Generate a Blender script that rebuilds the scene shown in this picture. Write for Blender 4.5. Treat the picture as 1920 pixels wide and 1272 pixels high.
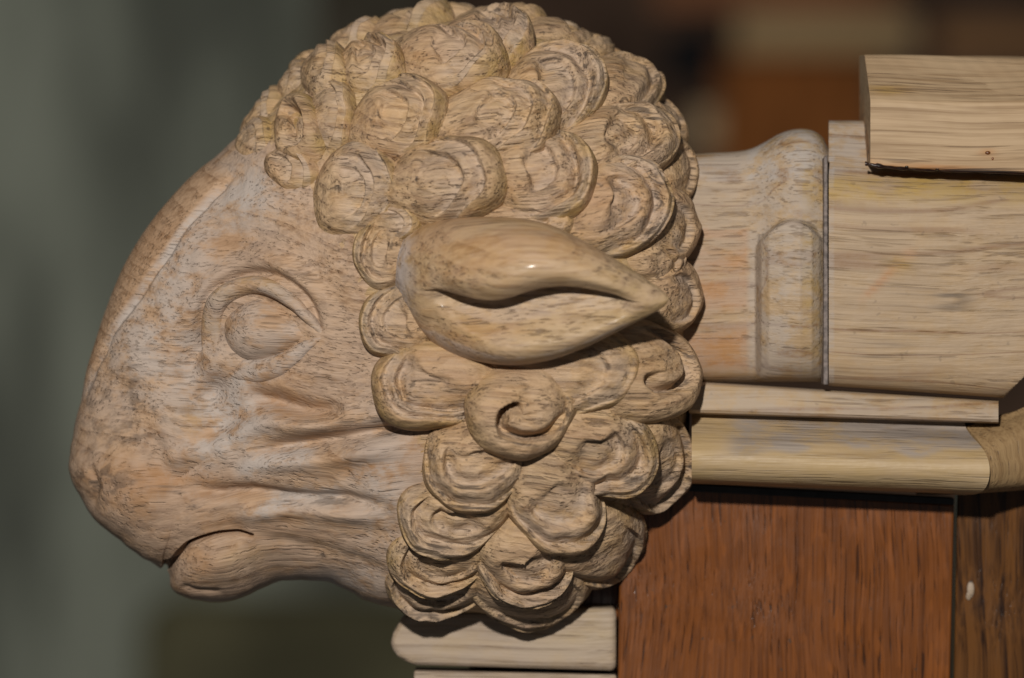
import bpy, bmesh, math, random
import numpy as np
from mathutils import Vector
from mathutils.bvhtree import BVHTree

random.seed(7); rng = np.random.default_rng(7)
for o in list(bpy.data.objects): bpy.data.objects.remove(o)
scene = bpy.context.scene
COL = scene.collection

# ------------------------------------------------------------------ units
# design grid: 1 unit = 1/6000 m, origin at (960, 636), depth d towards the viewer
S = 1 / 6000.0
D = 8000.0
CX, CY = 960.0, 636.0

# ------------------------------------------------------------------ camera
cam_d = bpy.data.cameras.new('camera')
cam = bpy.data.objects.new('camera', cam_d); COL.objects.link(cam)
cam.location = (0, -D * S, 0)
cam.rotation_euler = (math.radians(90), 0, 0)
cam_d.sensor_width = 36.0
cam_d.lens = 36.0 * D / 1920.0
cam_d.clip_start = 0.05; cam_d.clip_end = 50
cam_d.dof.use_dof = True
cam_d.dof.focus_distance = (D - 230) * S
cam_d.dof.aperture_fstop = 5.6
scene.camera = cam

# ------------------------------------------------------------------ dim indoor air + flash
world = bpy.data.worlds.new('World'); scene.world = world; world.use_nodes = True
bg = world.node_tree.nodes['Background']
bg.inputs[0].default_value = (0.95, 0.97, 1.0, 1); bg.inputs[1].default_value = 0.07

def area(name, loc, target, size, power, col):
    l = bpy.data.lights.new(name, 'AREA'); l.shape = 'DISK'; l.size = size
    l.energy = power; l.color = col
    o = bpy.data.objects.new(name, l); COL.objects.link(o); o.location = loc
    o.rotation_euler = (Vector(target) - Vector(loc)).to_track_quat('-Z', 'Y').to_euler()
    return o
area('camera_flash', (-0.10, -1.26, 0.37), (0.03, 0, 0.0), 0.055, 18.2, (1.0, 0.955, 0.89))

scene.view_settings.view_transform = 'Standard'
scene.view_settings.look = 'None'
scene.view_settings.exposure = 0.0
scene.view_settings.gamma = 1.0
scene.render.resolution_x = 1024; scene.render.resolution_y = 678

# ------------------------------------------------------------------ helpers
def W(px, py, d=0.0):
    """design point seen at (px, py) when it stands d in front of the head's middle plane -> metres"""
    px = np.asarray(px, float); py = np.asarray(py, float); d = np.asarray(d, float)
    k = (D - d) / D
    x, z, y = np.broadcast_arrays((px - CX) * k * S, (CY - py) * k * S, -d * S)
    return np.stack([x, y, z], -1)

def mesh_obj(name, verts, faces, mat, parent=None, smooth=True, wear=None, origin=None):
    me = bpy.data.meshes.new(name)
    v = np.asarray(verts, float).reshape(-1, 3)
    if parent is not None: v = v - np.array(parent.location)
    elif origin is not None: v = v - np.array(origin)
    me.from_pydata(v.tolist(), [], faces)
    if smooth: me.polygons.foreach_set('use_smooth', [True] * len(me.polygons))
    if wear is None: wear = np.zeros((len(v), 4))
    if True:
        a = me.color_attributes.new('wear', 'FLOAT_COLOR', 'POINT')
        w = np.zeros((len(v), 4)); w[:, :wear.shape[1]] = wear
        a.data.foreach_set('color', w.ravel())
    me.materials.append(mat); me.update()
    o = bpy.data.objects.new(name, me); COL.objects.link(o)
    if parent is not None: o.parent = parent
    elif origin is not None: o.location = origin
    return o

def fix_normals(o):
    bm = bmesh.new(); bm.from_mesh(o.data)
    bmesh.ops.recalc_face_normals(bm, faces=bm.faces); bm.to_mesh(o.data); bm.free()

def empty(name, loc, label, cat, group=None):
    o = bpy.data.objects.new(name, None); COL.objects.link(o); o.location = loc
    o.empty_display_size = 0.02
    o['label'] = label; o['category'] = cat
    if group: o['group'] = group
    return o

def tag(o, label, cat):
    o['label'] = label; o['category'] = cat

def grid_faces(n, m, wrap_n=False, wrap_m=False):
    i = np.arange(n if wrap_n else n - 1); j = np.arange(m if wrap_m else m - 1)
    I, J = np.meshgrid(i, j, indexing='ij')
    I2 = (I + 1) % n; J2 = (J + 1) % m
    return np.stack([I * m + J, I2 * m + J, I2 * m + J2, I * m + J2], -1).reshape(-1, 4).tolist()

def catmull(P, n, closed=False):
    P = np.asarray(P, float); k = len(P)
    if closed: t = np.arange(n) * k / n
    else: t = np.linspace(0, k - 1 - 1e-9, n)
    i = np.floor(t).astype(int); f = (t - i)[:, None]
    g = (lambda q: P[q % k]) if closed else (lambda q: P[np.clip(q, 0, k - 1)])
    p0, p1, p2, p3 = g(i - 1), g(i), g(i + 1), g(i + 2)
    return 0.5 * (2 * p1 + (p2 - p0) * f + (2 * p0 - 5 * p1 + 4 * p2 - p3) * f ** 2 + (3 * p1 - p0 - 3 * p2 + p3) * f ** 3)

def catmull_at(P, t):
    k = len(P); i = np.clip(np.floor(t).astype(int), 0, k - 2); f = (t - i).reshape((-1,) + (1,) * (P.ndim - 1))
    g = lambda q: P[np.clip(q, 0, k - 1)]
    p0, p1, p2, p3 = g(i - 1), g(i), g(i + 1), g(i + 2)
    return 0.5 * (2 * p1 + (p2 - p0) * f + (2 * p0 - 5 * p1 + 4 * p2 - p3) * f ** 2 + (3 * p1 - p0 - 3 * p2 + p3) * f ** 3)

def sm(x, a=0.0, b=1.0):
    t = np.clip((x - a) / (b - a), 0, 1); return t * t * (3 - 2 * t)

def pl_dist(P, pts, n=26):
    """distance of points P (N,2) to a smooth polyline, with the position along it and the side"""
    Q = catmull(pts, n); best = np.full(len(P), 1e9); u = np.zeros(len(P)); side = np.zeros(len(P))
    for a in range(n - 1):
        A, B = Q[a], Q[a + 1]; AB = B - A; L = AB @ AB + 1e-9
        t = np.clip(((P - A) @ AB) / L, 0, 1)
        R = P - (A + t[:, None] * AB); d = np.hypot(R[:, 0], R[:, 1])
        m = d < best
        best[m] = d[m]; u[m] = ((a + t) / (n - 1))[m]
        side[m] = (AB[0] * R[:, 1] - AB[1] * R[:, 0])[m]
    return best, u, np.sign(side)

def snoise(P, scale, seed, oct=5):
    """cheap smooth noise: a sum of random plane waves"""
    r = np.random.default_rng(seed); out = np.zeros(len(P))
    for _ in range(oct * 3):
        a = r.uniform(0, 6.283); f = r.uniform(0.5, 1.6) / scale
        out += np.sin((P[:, 0] * math.cos(a) + P[:, 1] * math.sin(a)) * f * 6.283 + r.uniform(0, 6.283))
    return out / math.sqrt(oct * 3)

# ------------------------------------------------------------------ materials
class NT:
    def __init__(s, name):
        s.m = bpy.data.materials.new(name); s.m.use_nodes = True
        s.t = s.m.node_tree; s.b = s.t.nodes['Principled BSDF']
    def n(s, typ, **k):
        o = s.t.nodes.new(typ)
        for a, v in k.items(): setattr(o, a, v)
        return o
    def l(s, a, b): s.t.links.new(a, b)
    def put(s, sock, v):
        if hasattr(v, 'is_output'): s.l(v, sock)
        else: sock.default_value = v
    def math(s, op, a, b=0.0, c=None):
        o = s.n('ShaderNodeMath', operation=op); s.put(o.inputs[0], a); s.put(o.inputs[1], b)
        if c is not None: s.put(o.inputs[2], c)
        return o.outputs[0]
    def mix(s, f, a, b, mode='MIX'):
        o = s.n('ShaderNodeMix', data_type='RGBA', blend_type=mode)
        s.put(o.inputs[0], f); s.put(o.inputs[6], a if hasattr(a, 'is_output') else (*a, 1)); s.put(o.inputs[7], b if hasattr(b, 'is_output') else (*b, 1))
        return o.outputs[2]
    def coord(s, scale=(1, 1, 1), rot=(0, 0, 0), loc=(0, 0, 0)):
        if not hasattr(s, 'tc'): s.tc = s.n('ShaderNodeTexCoord')
        o = s.n('ShaderNodeMapping'); s.l(s.tc.outputs['Object'], o.inputs[0])
        o.inputs['Location'].default_value = loc; o.inputs['Rotation'].default_value = rot; o.inputs['Scale'].default_value = scale
        return o.outputs[0]
    def noise(s, v, scale=1.0, detail=3.0, rough=0.55, dist=0.0):
        o = s.n('ShaderNodeTexNoise'); s.l(v, o.inputs['Vector'])
        o.inputs['Scale'].default_value = scale; o.inputs['Detail'].default_value = detail
        o.inputs['Roughness'].default_value = rough; o.inputs['Distortion'].default_value = dist
        return o.outputs[0]
    def ramp(s, f, a, b, va=0.0, vb=1.0):
        o = s.n('ShaderNodeMapRange', interpolation_type='SMOOTHSTEP'); s.put(o.inputs[0], f)
        for i, v in zip((1, 2, 3, 4), (a, b, va, vb)): o.inputs[i].default_value = v
        return o.outputs[0]
    def bump(s, h, strength, dist, normal=None):
        o = s.n('ShaderNodeBump'); s.put(o.inputs['Height'], h); o.inputs['Strength'].default_value = strength
        o.inputs['Distance'].default_value = dist
        if normal is not None: s.l(normal, o.inputs['Normal'])
        return o.outputs[0]

def wood(name, light, dark, pore=(0.10, 0.06, 0.035), axis='X', rough=0.5, pores=0.55, rings=260.0, ring_amt=0.5,
         patch=None, patch_amt=0.4, dust=(0.46, 0.40, 0.37), varnish=(0.36, 0.235, 0.075), orange=(0.36, 0.17, 0.06),
         speck=0.0, saw=0.0, chisel=0.0, bump=0.5, pith=(0, 0.13, -0.21), base_dust=0.0, spec=0.28, coat=0.0, coat_rough=0.25, warp=0.022, gs=1.0, contrast=1.0, dents=0.0, line_amt=0.0, fleck=0.0):
    t = NT(name)
    st = {'X': (0, 0, 0), 'Z': (0, math.radians(90), 0)}[axis]
    c0 = t.coord(rot=st)                                     # after this rotation the grain runs along x
    wp = t.n('ShaderNodeVectorMath', operation='SCALE')
    nz = t.n('ShaderNodeTexNoise'); t.l(c0, nz.inputs['Vector']); nz.inputs['Scale'].default_value = 9.0; nz.inputs['Detail'].default_value = 2.0
    t.l(nz.outputs[1], wp.inputs[0]); wp.inputs['Scale'].default_value = warp
    add = t.n('ShaderNodeVectorMath', operation='ADD'); t.l(c0, add.inputs[0]); t.l(wp.outputs[0], add.inputs[1])
    c = add.outputs[0]
    def scl(v, sc):
        o = t.n('ShaderNodeVectorMath', operation='MULTIPLY'); t.l(v, o.inputs[0]); o.inputs[1].default_value = sc; return o.outputs[0]
    # growth rings round a pith that runs along x
    sub = t.n('ShaderNodeVectorMath', operation='SUBTRACT'); t.l(scl(c, (0.10, 1, 1)), sub.inputs[0]); sub.inputs[1].default_value = pith
    ln = t.n('ShaderNodeVectorMath', operation='LENGTH'); t.l(sub.outputs[0], ln.inputs[0])
    ringw = t.math('ADD', ln.outputs['Value'], t.math('MULTIPLY', t.noise(scl(c, (6, 40, 40)), 1, 3), 0.006))
    ring = t.math('FRACT', t.math('MULTIPLY', ringw, rings))
    ring = t.math('POWER', ring, 2.2)
    fine = t.noise(scl(c, (20, 800 * gs, 800 * gs)), 1, 3, 0.6)
    streak = t.noise(scl(c, (9, 200 * gs, 200 * gs)), 1, 3, 0.6)
    por = t.ramp(t.noise(scl(c, (48, 1300, 1300)), 1, 2, 0.5), 0.54, 0.70)
    pmask = t.ramp(t.math('ADD', t.noise(scl(c, (5, 60, 60)), 1, 2), t.math('MULTIPLY', ring, 0.18)), 0.42, 0.62)
    por = t.math('MULTIPLY', por, pmask)
    f = t.math('ADD', t.math('MULTIPLY', ring, ring_amt), t.math('MULTIPLY', t.math('SUBTRACT', fine, 0.5), 2.2 * contrast))
    f = t.math('ADD', f, t.math('MULTIPLY', t.math('SUBTRACT', streak, 0.5), 1.5 * contrast))
    f = t.math('ADD', f, 0.12)
    fcl = t.n('ShaderNodeClamp'); t.l(f, fcl.inputs[0])
    col = t.mix(fcl.outputs[0], light, dark)
    if patch is not None:
        pm = t.ramp(t.noise(scl(c, (10, 24, 24)), 1, 3), 0.46, 0.68, 0, patch_amt)
        col = t.mix(pm, col, patch)
    if line_amt > 0:
        lm = t.ramp(t.math('ABSOLUTE', t.math('SUBTRACT', t.noise(scl(c, (1.6, 85, 85)), 1, 1, 0.4), 0.5)), 0.0, 0.026, line_amt, 0)
        col = t.mix(lm, col, (0.20, 0.105, 0.045))
    at = t.n('ShaderNodeAttribute', attribute_name='wear')
    sp = t.n('ShaderNodeSeparateColor'); t.l(at.outputs['Color'], sp.inputs[0])
    blot = t.noise(scl(c, (60, 120, 120)), 1, 4, 0.65)
    orm = t.math('MULTIPLY', sp.outputs[2], t.ramp(t.noise(scl(c, (16, 70, 70)), 1, 4, 0.6), 0.38, 0.60))
    col = t.mix(orm, col, orange)
    vm = t.math('MULTIPLY', sp.outputs[1], t.ramp(blot, 0.34, 0.62))
    col = t.mix(vm, col, varnish)
    dm = t.math('MULTIPLY', t.math('ADD', sp.outputs[0], base_dust), t.ramp(t.noise(scl(c, (70, 110, 110)), 1, 5, 0.7), 0.36, 0.58))
    dcl = t.n('ShaderNodeClamp'); t.l(dm, dcl.inputs[0])
    col = t.mix(dcl.outputs[0], col, dust)
    # dark streaks (fourth channel): weathering, and shade painted inside the ear
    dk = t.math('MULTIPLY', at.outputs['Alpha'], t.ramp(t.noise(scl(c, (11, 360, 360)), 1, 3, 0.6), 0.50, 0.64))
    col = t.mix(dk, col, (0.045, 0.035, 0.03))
    col = t.mix(t.math('MULTIPLY', por, pores), col, pore)
    if speck > 0:
        spk = t.ramp(t.noise(scl(c0, (260, 330, 330)), 1, 2, 0.6), 0.66, 0.74, 0, speck)
        col = t.mix(spk, col, (0.05, 0.035, 0.025))
    if fleck > 0:
        fl = t.ramp(t.noise(scl(c, (75, 420, 420)), 1, 1, 0.4, 0.6), 0.60, 0.68, 0, fleck)
        col = t.mix(fl, col, tuple(min(1, 1.9 * q) for q in light))
    t.l(col, t.b.inputs['Base Color'])
    rg = t.math('ADD', rough - 0.08, t.math('MULTIPLY', t.noise(c0, 55, 3), 0.22))
    rg = t.math('ADD', rg, t.math('MULTIPLY', dcl.outputs[0], 0.22))
    t.l(rg, t.b.inputs['Roughness']); t.b.inputs['Specular IOR Level'].default_value = spec
    t.b.inputs['Coat Weight'].default_value = coat; t.b.inputs['Coat Roughness'].default_value = coat_rough
    h = t.math('ADD', t.math('MULTIPLY', por, -0.9), t.math('MULTIPLY', fine, 1.1))
    nrm = t.bump(h, bump, 0.00045)
    if chisel > 0:
        vo = t.n('ShaderNodeTexVoronoi', feature='F1'); t.l(scl(c, (150, 260, 260)), vo.inputs['Vector']); vo.inputs['Scale'].default_value = 1.0
        hh = t.math('ADD', vo.outputs['Distance'], t.math('MULTIPLY', t.noise(scl(c, (190, 420, 420)), 1, 4, 0.7), 0.9))
        nrm = t.bump(hh, chisel, 0.0011, nrm)
    if dents > 0:
        nrm = t.bump(t.noise(scl(c0, (45, 70, 70)), 1, 4, 0.6), dents, 0.0016, nrm)
    if saw > 0:
        wv = t.n('ShaderNodeTexWave', bands_direction='X'); t.l(t.coord(rot=(0, math.radians(35), 0)), wv.inputs['Vector'])
        wv.inputs['Scale'].default_value = 60; wv.inputs['Distortion'].default_value = 3
        nrm = t.bump(wv.outputs[1], saw, 0.0003, nrm)
    t.l(nrm, t.b.inputs['Normal'])
    return t.m

M = {}
M['face'] = wood('carved_oak_face', (0.425, 0.28, 0.175), (0.205, 0.118, 0.064), chisel=0.03, patch=(0.35, 0.20, 0.11), patch_amt=0.4, rough=0.55, base_dust=0.24, bump=0.8, pores=0.25, dust=(0.41, 0.345, 0.30), orange=(0.33, 0.175, 0.08), warp=0.035, dents=0.06, contrast=1.2)
M['wool'] = wood('carved_oak_wool', (0.47, 0.315, 0.175), (0.225, 0.135, 0.066), chisel=0.6, patch=(0.38, 0.23, 0.13), patch_amt=0.4, rough=0.55, speck=0.6, base_dust=0.10, bump=0.9, pores=0.6, contrast=1.1, dust=(0.42, 0.345, 0.295))
M['ear'] = wood('polished_oak_ear', (0.44, 0.30, 0.17), (0.23, 0.14, 0.07), chisel=0.14, patch=(0.40, 0.24, 0.12), patch_amt=0.4, rough=0.44, pores=0.6, bump=0.7, spec=0.3, base_dust=0.12, ring_amt=0.5, dents=0.3, warp=0.012, contrast=1.15, coat=0.06, coat_rough=0.13)
M['rail'] = wood('rail_oak', (0.375, 0.26, 0.15), (0.20, 0.125, 0.06), patch=(0.33, 0.205, 0.105), rough=0.46, pores=0.5, line_amt=0.75, base_dust=0.06, rings=150, ring_amt=0.2, dust=(0.36, 0.32, 0.29), warp=0.010, dents=0.3, contrast=0.75, speck=0.25)
M['bead'] = wood('bead_oak', (0.44, 0.32, 0.185), (0.26, 0.175, 0.09), patch=(0.32, 0.23, 0.14), rough=0.42, pores=0.45, base_dust=0.05, dust=(0.30, 0.26, 0.235), warp=0.008, dents=0.25, coat=0.1, coat_rough=0.15)
M['block'] = wood('sawn_oak_block', (0.41, 0.29, 0.175), (0.23, 0.145, 0.075), rough=0.6, saw=0.25, pores=0.7, rings=330, ring_amt=0.35, warp=0.008, patch=(0.33, 0.19, 0.09), patch_amt=0.4, dents=0.2)
M['return'] = wood('return_oak', (0.30, 0.195, 0.095), (0.20, 0.12, 0.055), axis='Z', rough=0.5)
M['pale'] = wood('pale_moulding_oak', (0.37, 0.28, 0.195), (0.22, 0.155, 0.10), rough=0.5, pores=0.5, base_dust=0.25, dust=(0.35, 0.30, 0.275), warp=0.008, dents=0.4, patch=(0.42, 0.31, 0.16), patch_amt=0.6)
M['panel'] = wood('varnished_brown_oak', (0.160, 0.050, 0.010), (0.060, 0.018, 0.004), pore=(0.016, 0.006, 0.003), axis='Z', rough=0.2, pores=0.75, rings=420, ring_amt=0.25, speck=0.7, fleck=0.2, bump=0.3, spec=0.5, warp=0.014, contrast=0.8, dents=0.12)
M['board'] = wood('dark_brown_board', (0.115, 0.046, 0.012), (0.022, 0.009, 0.004), pore=(0.010, 0.006, 0.005), axis='Z', rough=0.2, rings=150, ring_amt=0.7, pith=(0.0, 0.04, 0.24), bump=0.25, spec=0.3, warp=0.02)

def plain(name, col, rough=0.6, var=0.25, scale=30, spec=0.4, stretch=(1, 1, 1)):
    t = NT(name); n = t.noise(t.coord(stretch), scale, 4)
    t.l(t.mix(t.ramp(n, 0.3, 0.7), tuple(c * (1 - var) for c in col), tuple(min(1, c * (1 + var)) for c in col)), t.b.inputs['Base Color'])
    t.b.inputs['Roughness'].default_value = rough; t.b.inputs['Specular IOR Level'].default_value = spec
    return t.m
M['filler'] = plain('grey_joint_filler', (0.14, 0.112, 0.10), 0.6, 0.5, 500)
M['black'] = plain('black_edge_shadow', (0.018, 0.017, 0.017), 0.5, 0.4, 200)
M['glue'] = plain('dark_brown_glue', (0.016, 0.006, 0.003), 0.12, 0.3, 300, 0.6)
M['glue_stain'] = plain('soaked_glue', (0.15, 0.05, 0.012), 0.35, 0.4, 300, 0.5)

# ------------------------------------------------------------------ the head: inflated outline
OUT = [(470,235,2.0),(435,268,1.6),(400,300,1.35),(350,346,1.1),(300,402,.95),(256,465,.8),(224,527,.65),(200,590,.55),(180,650,.45),
 (163,708,.35),(150,765,.25),(139,822,.12),(134,868,.05),(140,903,0),(160,936,0),(190,968,0),(225,1001,0),(262,1036,0),(299,1068,.04),
 (310,1070,.07),(320,1084,.1),(337,1106,.15),(370,1124,.22),(410,1130,.32),(450,1121,.45),(490,1104,.6),(530,1088,.8),(570,1082,1.0),
 (610,1089,1.25),(660,1110,1.6),(720,1132,2.0),(790,1146,2.4),(860,1150,2.8),(940,1150,3.1),(1000,1142,3.3),(1060,1115,3.5),(1115,1070,3.6),
 (1160,1015,3.7),(1228,945,3.8),(1280,870,3.9),(1294,780,4),(1286,660,4),(1286,540,4),(1284,420,4),(1280,325,4),(1255,250,3.9),(1205,178,3.7),
 (1120,108,3.5),(1015,58,3.3),(900,38,3.0),(780,48,2.8),(682,74,2.6),(602,115,2.45),(537,168,2.25)]
NK = len(OUT); FACE_KEYS = 31
SPN = np.array([(350,890),(520,770),(720,670),(880,590),(1020,575)], float)
SPH = np.array([150, 222, 285, 330, 330.0])

def build_base(nf, nw, nm, front=True):
    K = np.array(OUT, float)
    tt = np.concatenate([np.linspace(0, FACE_KEYS, nf, endpoint=False), np.linspace(FACE_KEYS, NK, nw, endpoint=False)])
    i = np.floor(tt).astype(int); f = (tt - i)[:, None]
    p0, p1, p2, p3 = K[(i - 1) % NK], K[i % NK], K[(i + 1) % NK], K[(i + 2) % NK]
    Q = 0.5 * (2 * p1 + (p2 - p0) * f + (2 * p0 - 5 * p1 + 4 * p2 - p3) * f ** 2 + (3 * p1 - p0 - 3 * p2 + p3) * f ** 3)
    sp = np.clip(Q[:, 2], 0, 4)
    kk = np.arange(5)
    spx = np.interp(sp, kk, SPN[:, 0]); spy = np.interp(sp, kk, SPN[:, 1]); H = np.interp(sp, kk, SPH)
    ph = np.linspace(0, math.pi / 2, nm) ** 1.0
    e = 2 / 2.25
    inn = np.cos(ph) ** e; inn[-1] = 0; dep = np.sin(ph) ** e
    px = spx[:, None] + (Q[:, 0] - spx)[:, None] * inn[None, :]
    py = spy[:, None] + (Q[:, 1] - spy)[:, None] * inn[None, :]
    d = H[:, None] * dep[None, :]
    return px, py, d

def normals(P):
    """P (n, m, 3) closed in n -> unit normals"""
    a = np.roll(P, -1, 0) - np.roll(P, 1, 0)
    b = np.empty_like(P); b[:, 1:-1] = P[:, 2:] - P[:, :-2]; b[:, 0] = P[:, 1] - P[:, 0]; b[:, -1] = P[:, -1] - P[:, -2]
    n = np.cross(a, b); n /= (np.linalg.norm(n, axis=-1, keepdims=True) + 1e-12)
    return n

# smooth support surface for placing curls, in design units (x right, y = depth towards viewer, z down)
bx, by, bd = build_base(200, 150, 70)
n0, m0 = bx.shape
BP = np.stack([bx, bd, by], -1)
BPm = BP.copy(); BPm[..., 1] *= -1
base_faces = grid_faces(n0, m0, wrap_n=True)
allv = np.concatenate([BP.reshape(-1, 3), BPm.reshape(-1, 3)])
allf = base_faces + [[q + n0 * m0 for q in f][::-1] for f in base_faces]
BVH = BVHTree.FromPolygons(allv.tolist(), allf)
bn = normals(BP); bn[bn[..., 1] < 0] *= -1
bn[:, 0, 1] = 0; bn[:, 0] /= np.linalg.norm(bn[:, 0], axis=-1, keepdims=True)
bn[:, -1] = (0, 1, 0)
flat_n = np.concatenate([bn.reshape(-1, 3), (bn * np.array([1, -1, 1])).reshape(-1, 3)])

def face_normal(idx, loc):
    vs = allf[idx]; w = np.array([1 / (0.05 + (Vector(allv[v]) - loc).length_squared) for v in vs])
    n = (flat_n[vs] * w[:, None]).sum(0); return n / (np.linalg.norm(n) + 1e-9)

def hit(px, py):
    """surface point and normal of the smooth head under a photo position (true perspective ray)"""
    o = Vector((CX, D, CY)); tgt = Vector((px, 0, py)); dr = (tgt - o).normalized()
    loc, nr, idx, dist = BVH.ray_cast(o, dr)
    if loc is None:
        loc, nr, idx, dist = BVH.find_nearest(tgt)
    n = face_normal(idx, loc)
    return np.array(loc), n

def on_base(px, py):
    o = Vector((CX, D, CY)); return BVH.ray_cast(o, (Vector((px, 0, py)) - o).normalized())[0] is not None

def to_world(P):
    """design (x, depth, z down) -> metres"""
    P = np.asarray(P, float)
    return np.stack([(P[..., 0] - CX) * S, -P[..., 1] * S, (CY - P[..., 2]) * S], -1)

# ---- carved relief of the face (design units)
def relief(P):
    h = np.zeros(len(P)); wear = np.zeros((len(P), 4))
    x, y = P[:, 0], P[:, 1]
    def blob(cx, cy, rx, ry, rot=0.0):
        c, s = math.cos(math.radians(rot)), math.sin(math.radians(rot))
        u = ((x - cx) * c + (y - cy) * s) / rx; v = (-(x - cx) * s + (y - cy) * c) / ry
        return np.exp(-(u * u + v * v))
    def line(pts, w, amp, taper=0.25, sharp=False):
        d, u, sd = pl_dist(P, pts)
        tp = sm(u, 0, taper) * sm(1 - u, 0, taper) if taper > 0 else 1.0
        k = np.clip(1 - d / w, 0, 1) if sharp else np.exp(-(d / w) ** 2)
        return amp * k * tp
    # nose bridge and its long edge
    cre = [(450,318),(416,350),(383,387),(353,422),(327,459),(298,498),(271,538),(238,586),(207,634),(184,682),(164,729),(150,780)]
    d, u, sd = pl_dist(P, cre)
    endf = sm(u, 0, .1) * sm(1 - u, 0, .15)
    left = sd > 0
    h += np.where(left, 2.5 * sm(d, 0, 14), 0) * endf
    h += -4 * np.clip(1 - d / 7, 0, 1) * endf
    bridge = np.where(left, sm(d, 3, 14), 0) * sm(u, 0.02, .12) * sm(1 - u, 0.02, .2)
    wear[:, 2] += 0.22 * bridge
    wear[:, 0] += 0.45 * np.exp(-(d / 6) ** 2) * endf
    # eye socket, brow, tear hollow
    h += -16 * blob(465, 625, 125, 95, 10) - 8 * blob(375, 620, 30, 70)
    h += line([(352,680),(350,620),(372,560),(420,515),(480,495),(545,510),(600,560),(640,610)], 20, 9)
    h += -8 * np.exp(-((pl_dist(P, [(362,650),(364,600),(385,553),(425,524),(475,510),(530,520),(575,560),(598,615)])[0]) / 7) ** 2)
    h += -30 * blob(392, 742, 46, 34, -20) - 18 * blob(425, 790, 60, 30, -35)
    h += -20 * blob(350, 660, 22, 60, 10)
    h += line([(455,738),(520,752),(590,772),(650,768)], 17, -20)
    h += line([(395,850),(440,815),(500,792),(560,800),(620,792),(690,770)], 20, 13)
    h += line([(470,845),(560,832),(640,822),(720,808),(800,802)], 15, -19)
    h += line([(440,882),(520,868),(600,862),(680,850),(770,835)], 17, 9)
    h += line([(330,905),(400,922),(470,922),(560,938),(650,940),(750,955)], 14, -15)
    h += line([(420,975),(500,958),(590,952),(660,965),(740,985)], 18, 9)
    h += line([(300,860),(370,850),(430,830)], 22, 8)
    # muzzle and mouth
    h += 16 * blob(265, 930, 90, 75, 35)
    mouth = [(300,1078),(312,1062),(328,1042),(350,1024),(385,1010),(425,1004),(470,1008)]
    h += line(mouth, 6, -22, 0.0, True)
    h += line(mouth, 26, -8, 0.1)
    h += line([(440,1004),(520,1012),(600,1030),(680,1056),(740,1090)], 14, -4, 0.3)
    h += 6 * blob(400, 1058, 85, 34, -14)
    h += line([(338,1092),(375,1105),(420,1112)], 6, -4)
    d, u, sd = pl_dist(P, [(170,862),(182,890),(188,915),(182,938),(192,955)])
    h += -5 * np.exp(-(d / 8) ** 2) * sm(u, 0, .3) * sm(1 - u, 0, .3)
    h += (2.0 * snoise(P, 120, 3) + 0.4 * snoise(P, 42, 4)) * (1 - 0.85 * bridge)
    # ---- wear: grey dust, warm wood, dark weathering
    wear[:, 0] += 0.85 * blob(430, 770, 80, 55, 20) + 0.85 * blob(470, 365, 70, 55, -30) + 0.55 * blob(330, 480, 80, 120, 30) + 0.6 * blob(300, 660, 110, 110)
    wear[:, 0] += 0.8 * line([(430,890),(520,860),(600,850)], 20, 1.0) + 0.8 * line([(440,965),(560,935),(650,930)], 20, 1.0) + 0.7 * blob(400, 830, 70, 40, -30)
    wear[:, 0] += 0.5 * line([(545,600),(480,700),(420,700)], 20, 1.0) + 0.6 * blob(720, 900, 60, 130) + 0.6 * blob(640, 1090, 90, 25)
    wear[:, 2] += 0.7 * blob(700, 870, 90, 30, -8) + 0.6 * blob(560, 985, 130, 28, 4) + 0.5 * blob(250, 900, 90, 40) + 0.5 * blob(400, 1060, 90, 40, -20) + .5 * blob(530, 745, 60, 16, 10) + .5 * blob(330, 895, 140, 26)
    wear[:, 2] += 0.5 * blob(720, 800, 90, 22, 0)
    wear[:, 3] += 0.9 * blob(710, 800, 120, 16, 2) + 0.8 * blob(320, 935, 80, 22, 15) + 0.4 * blob(640, 945, 140, 18, 6) + 0.6 * blob(600, 1040, 120, 18, 12) + 0.5 * blob(180, 900, 40, 40) + 0.35 * blob(250, 760, 120, 120) + .25 * blob(650, 890, 90, 40)
    wear[:, 1] += 0.35 * blob(370, 785, 40, 30) + 0.35 * blob(450, 1040, 40, 20)
    wear[:, 0] *= 1 - bridge; wear[:, 0] -= 0.3 * bridge
    wear[:, 2] = np.where(bridge > 0.5, 0.25, wear[:, 2] * 1.3); wear[:, 3] = np.where(bridge > .5, 0, wear[:, 3] * 1.25)
    wear[:, 0] = np.clip(wear[:, 0], -0.3, 1); wear[:, 1:] = np.clip(wear[:, 1:], 0, 1)
    return h, wear

head_origin = W(1000, 1150, 0)
HEAD = empty('carved_sheep_head', head_origin.tolist(), 'carved oak sheep head with tight wool curls and one leaf shaped ear', 'carving')

fx, fy, fd = build_base(900, 190, 230)
FP = np.stack([fx, fd, fy], -1)
fn = normals(FP); fn[fn[..., 1] < 0] *= -1
fn[:, 0, 1] = 0
fn = fn + 1e-9; fn /= np.linalg.norm(fn, axis=-1, keepdims=True)
kk = np.clip((np.arange(FP.shape[1]) / FP.shape[1] - 0.8) / 0.12, 0, 1)[None, :, None]
fn = fn * (1 - kk) + np.array([0, 1, 0.]) * kk
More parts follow.
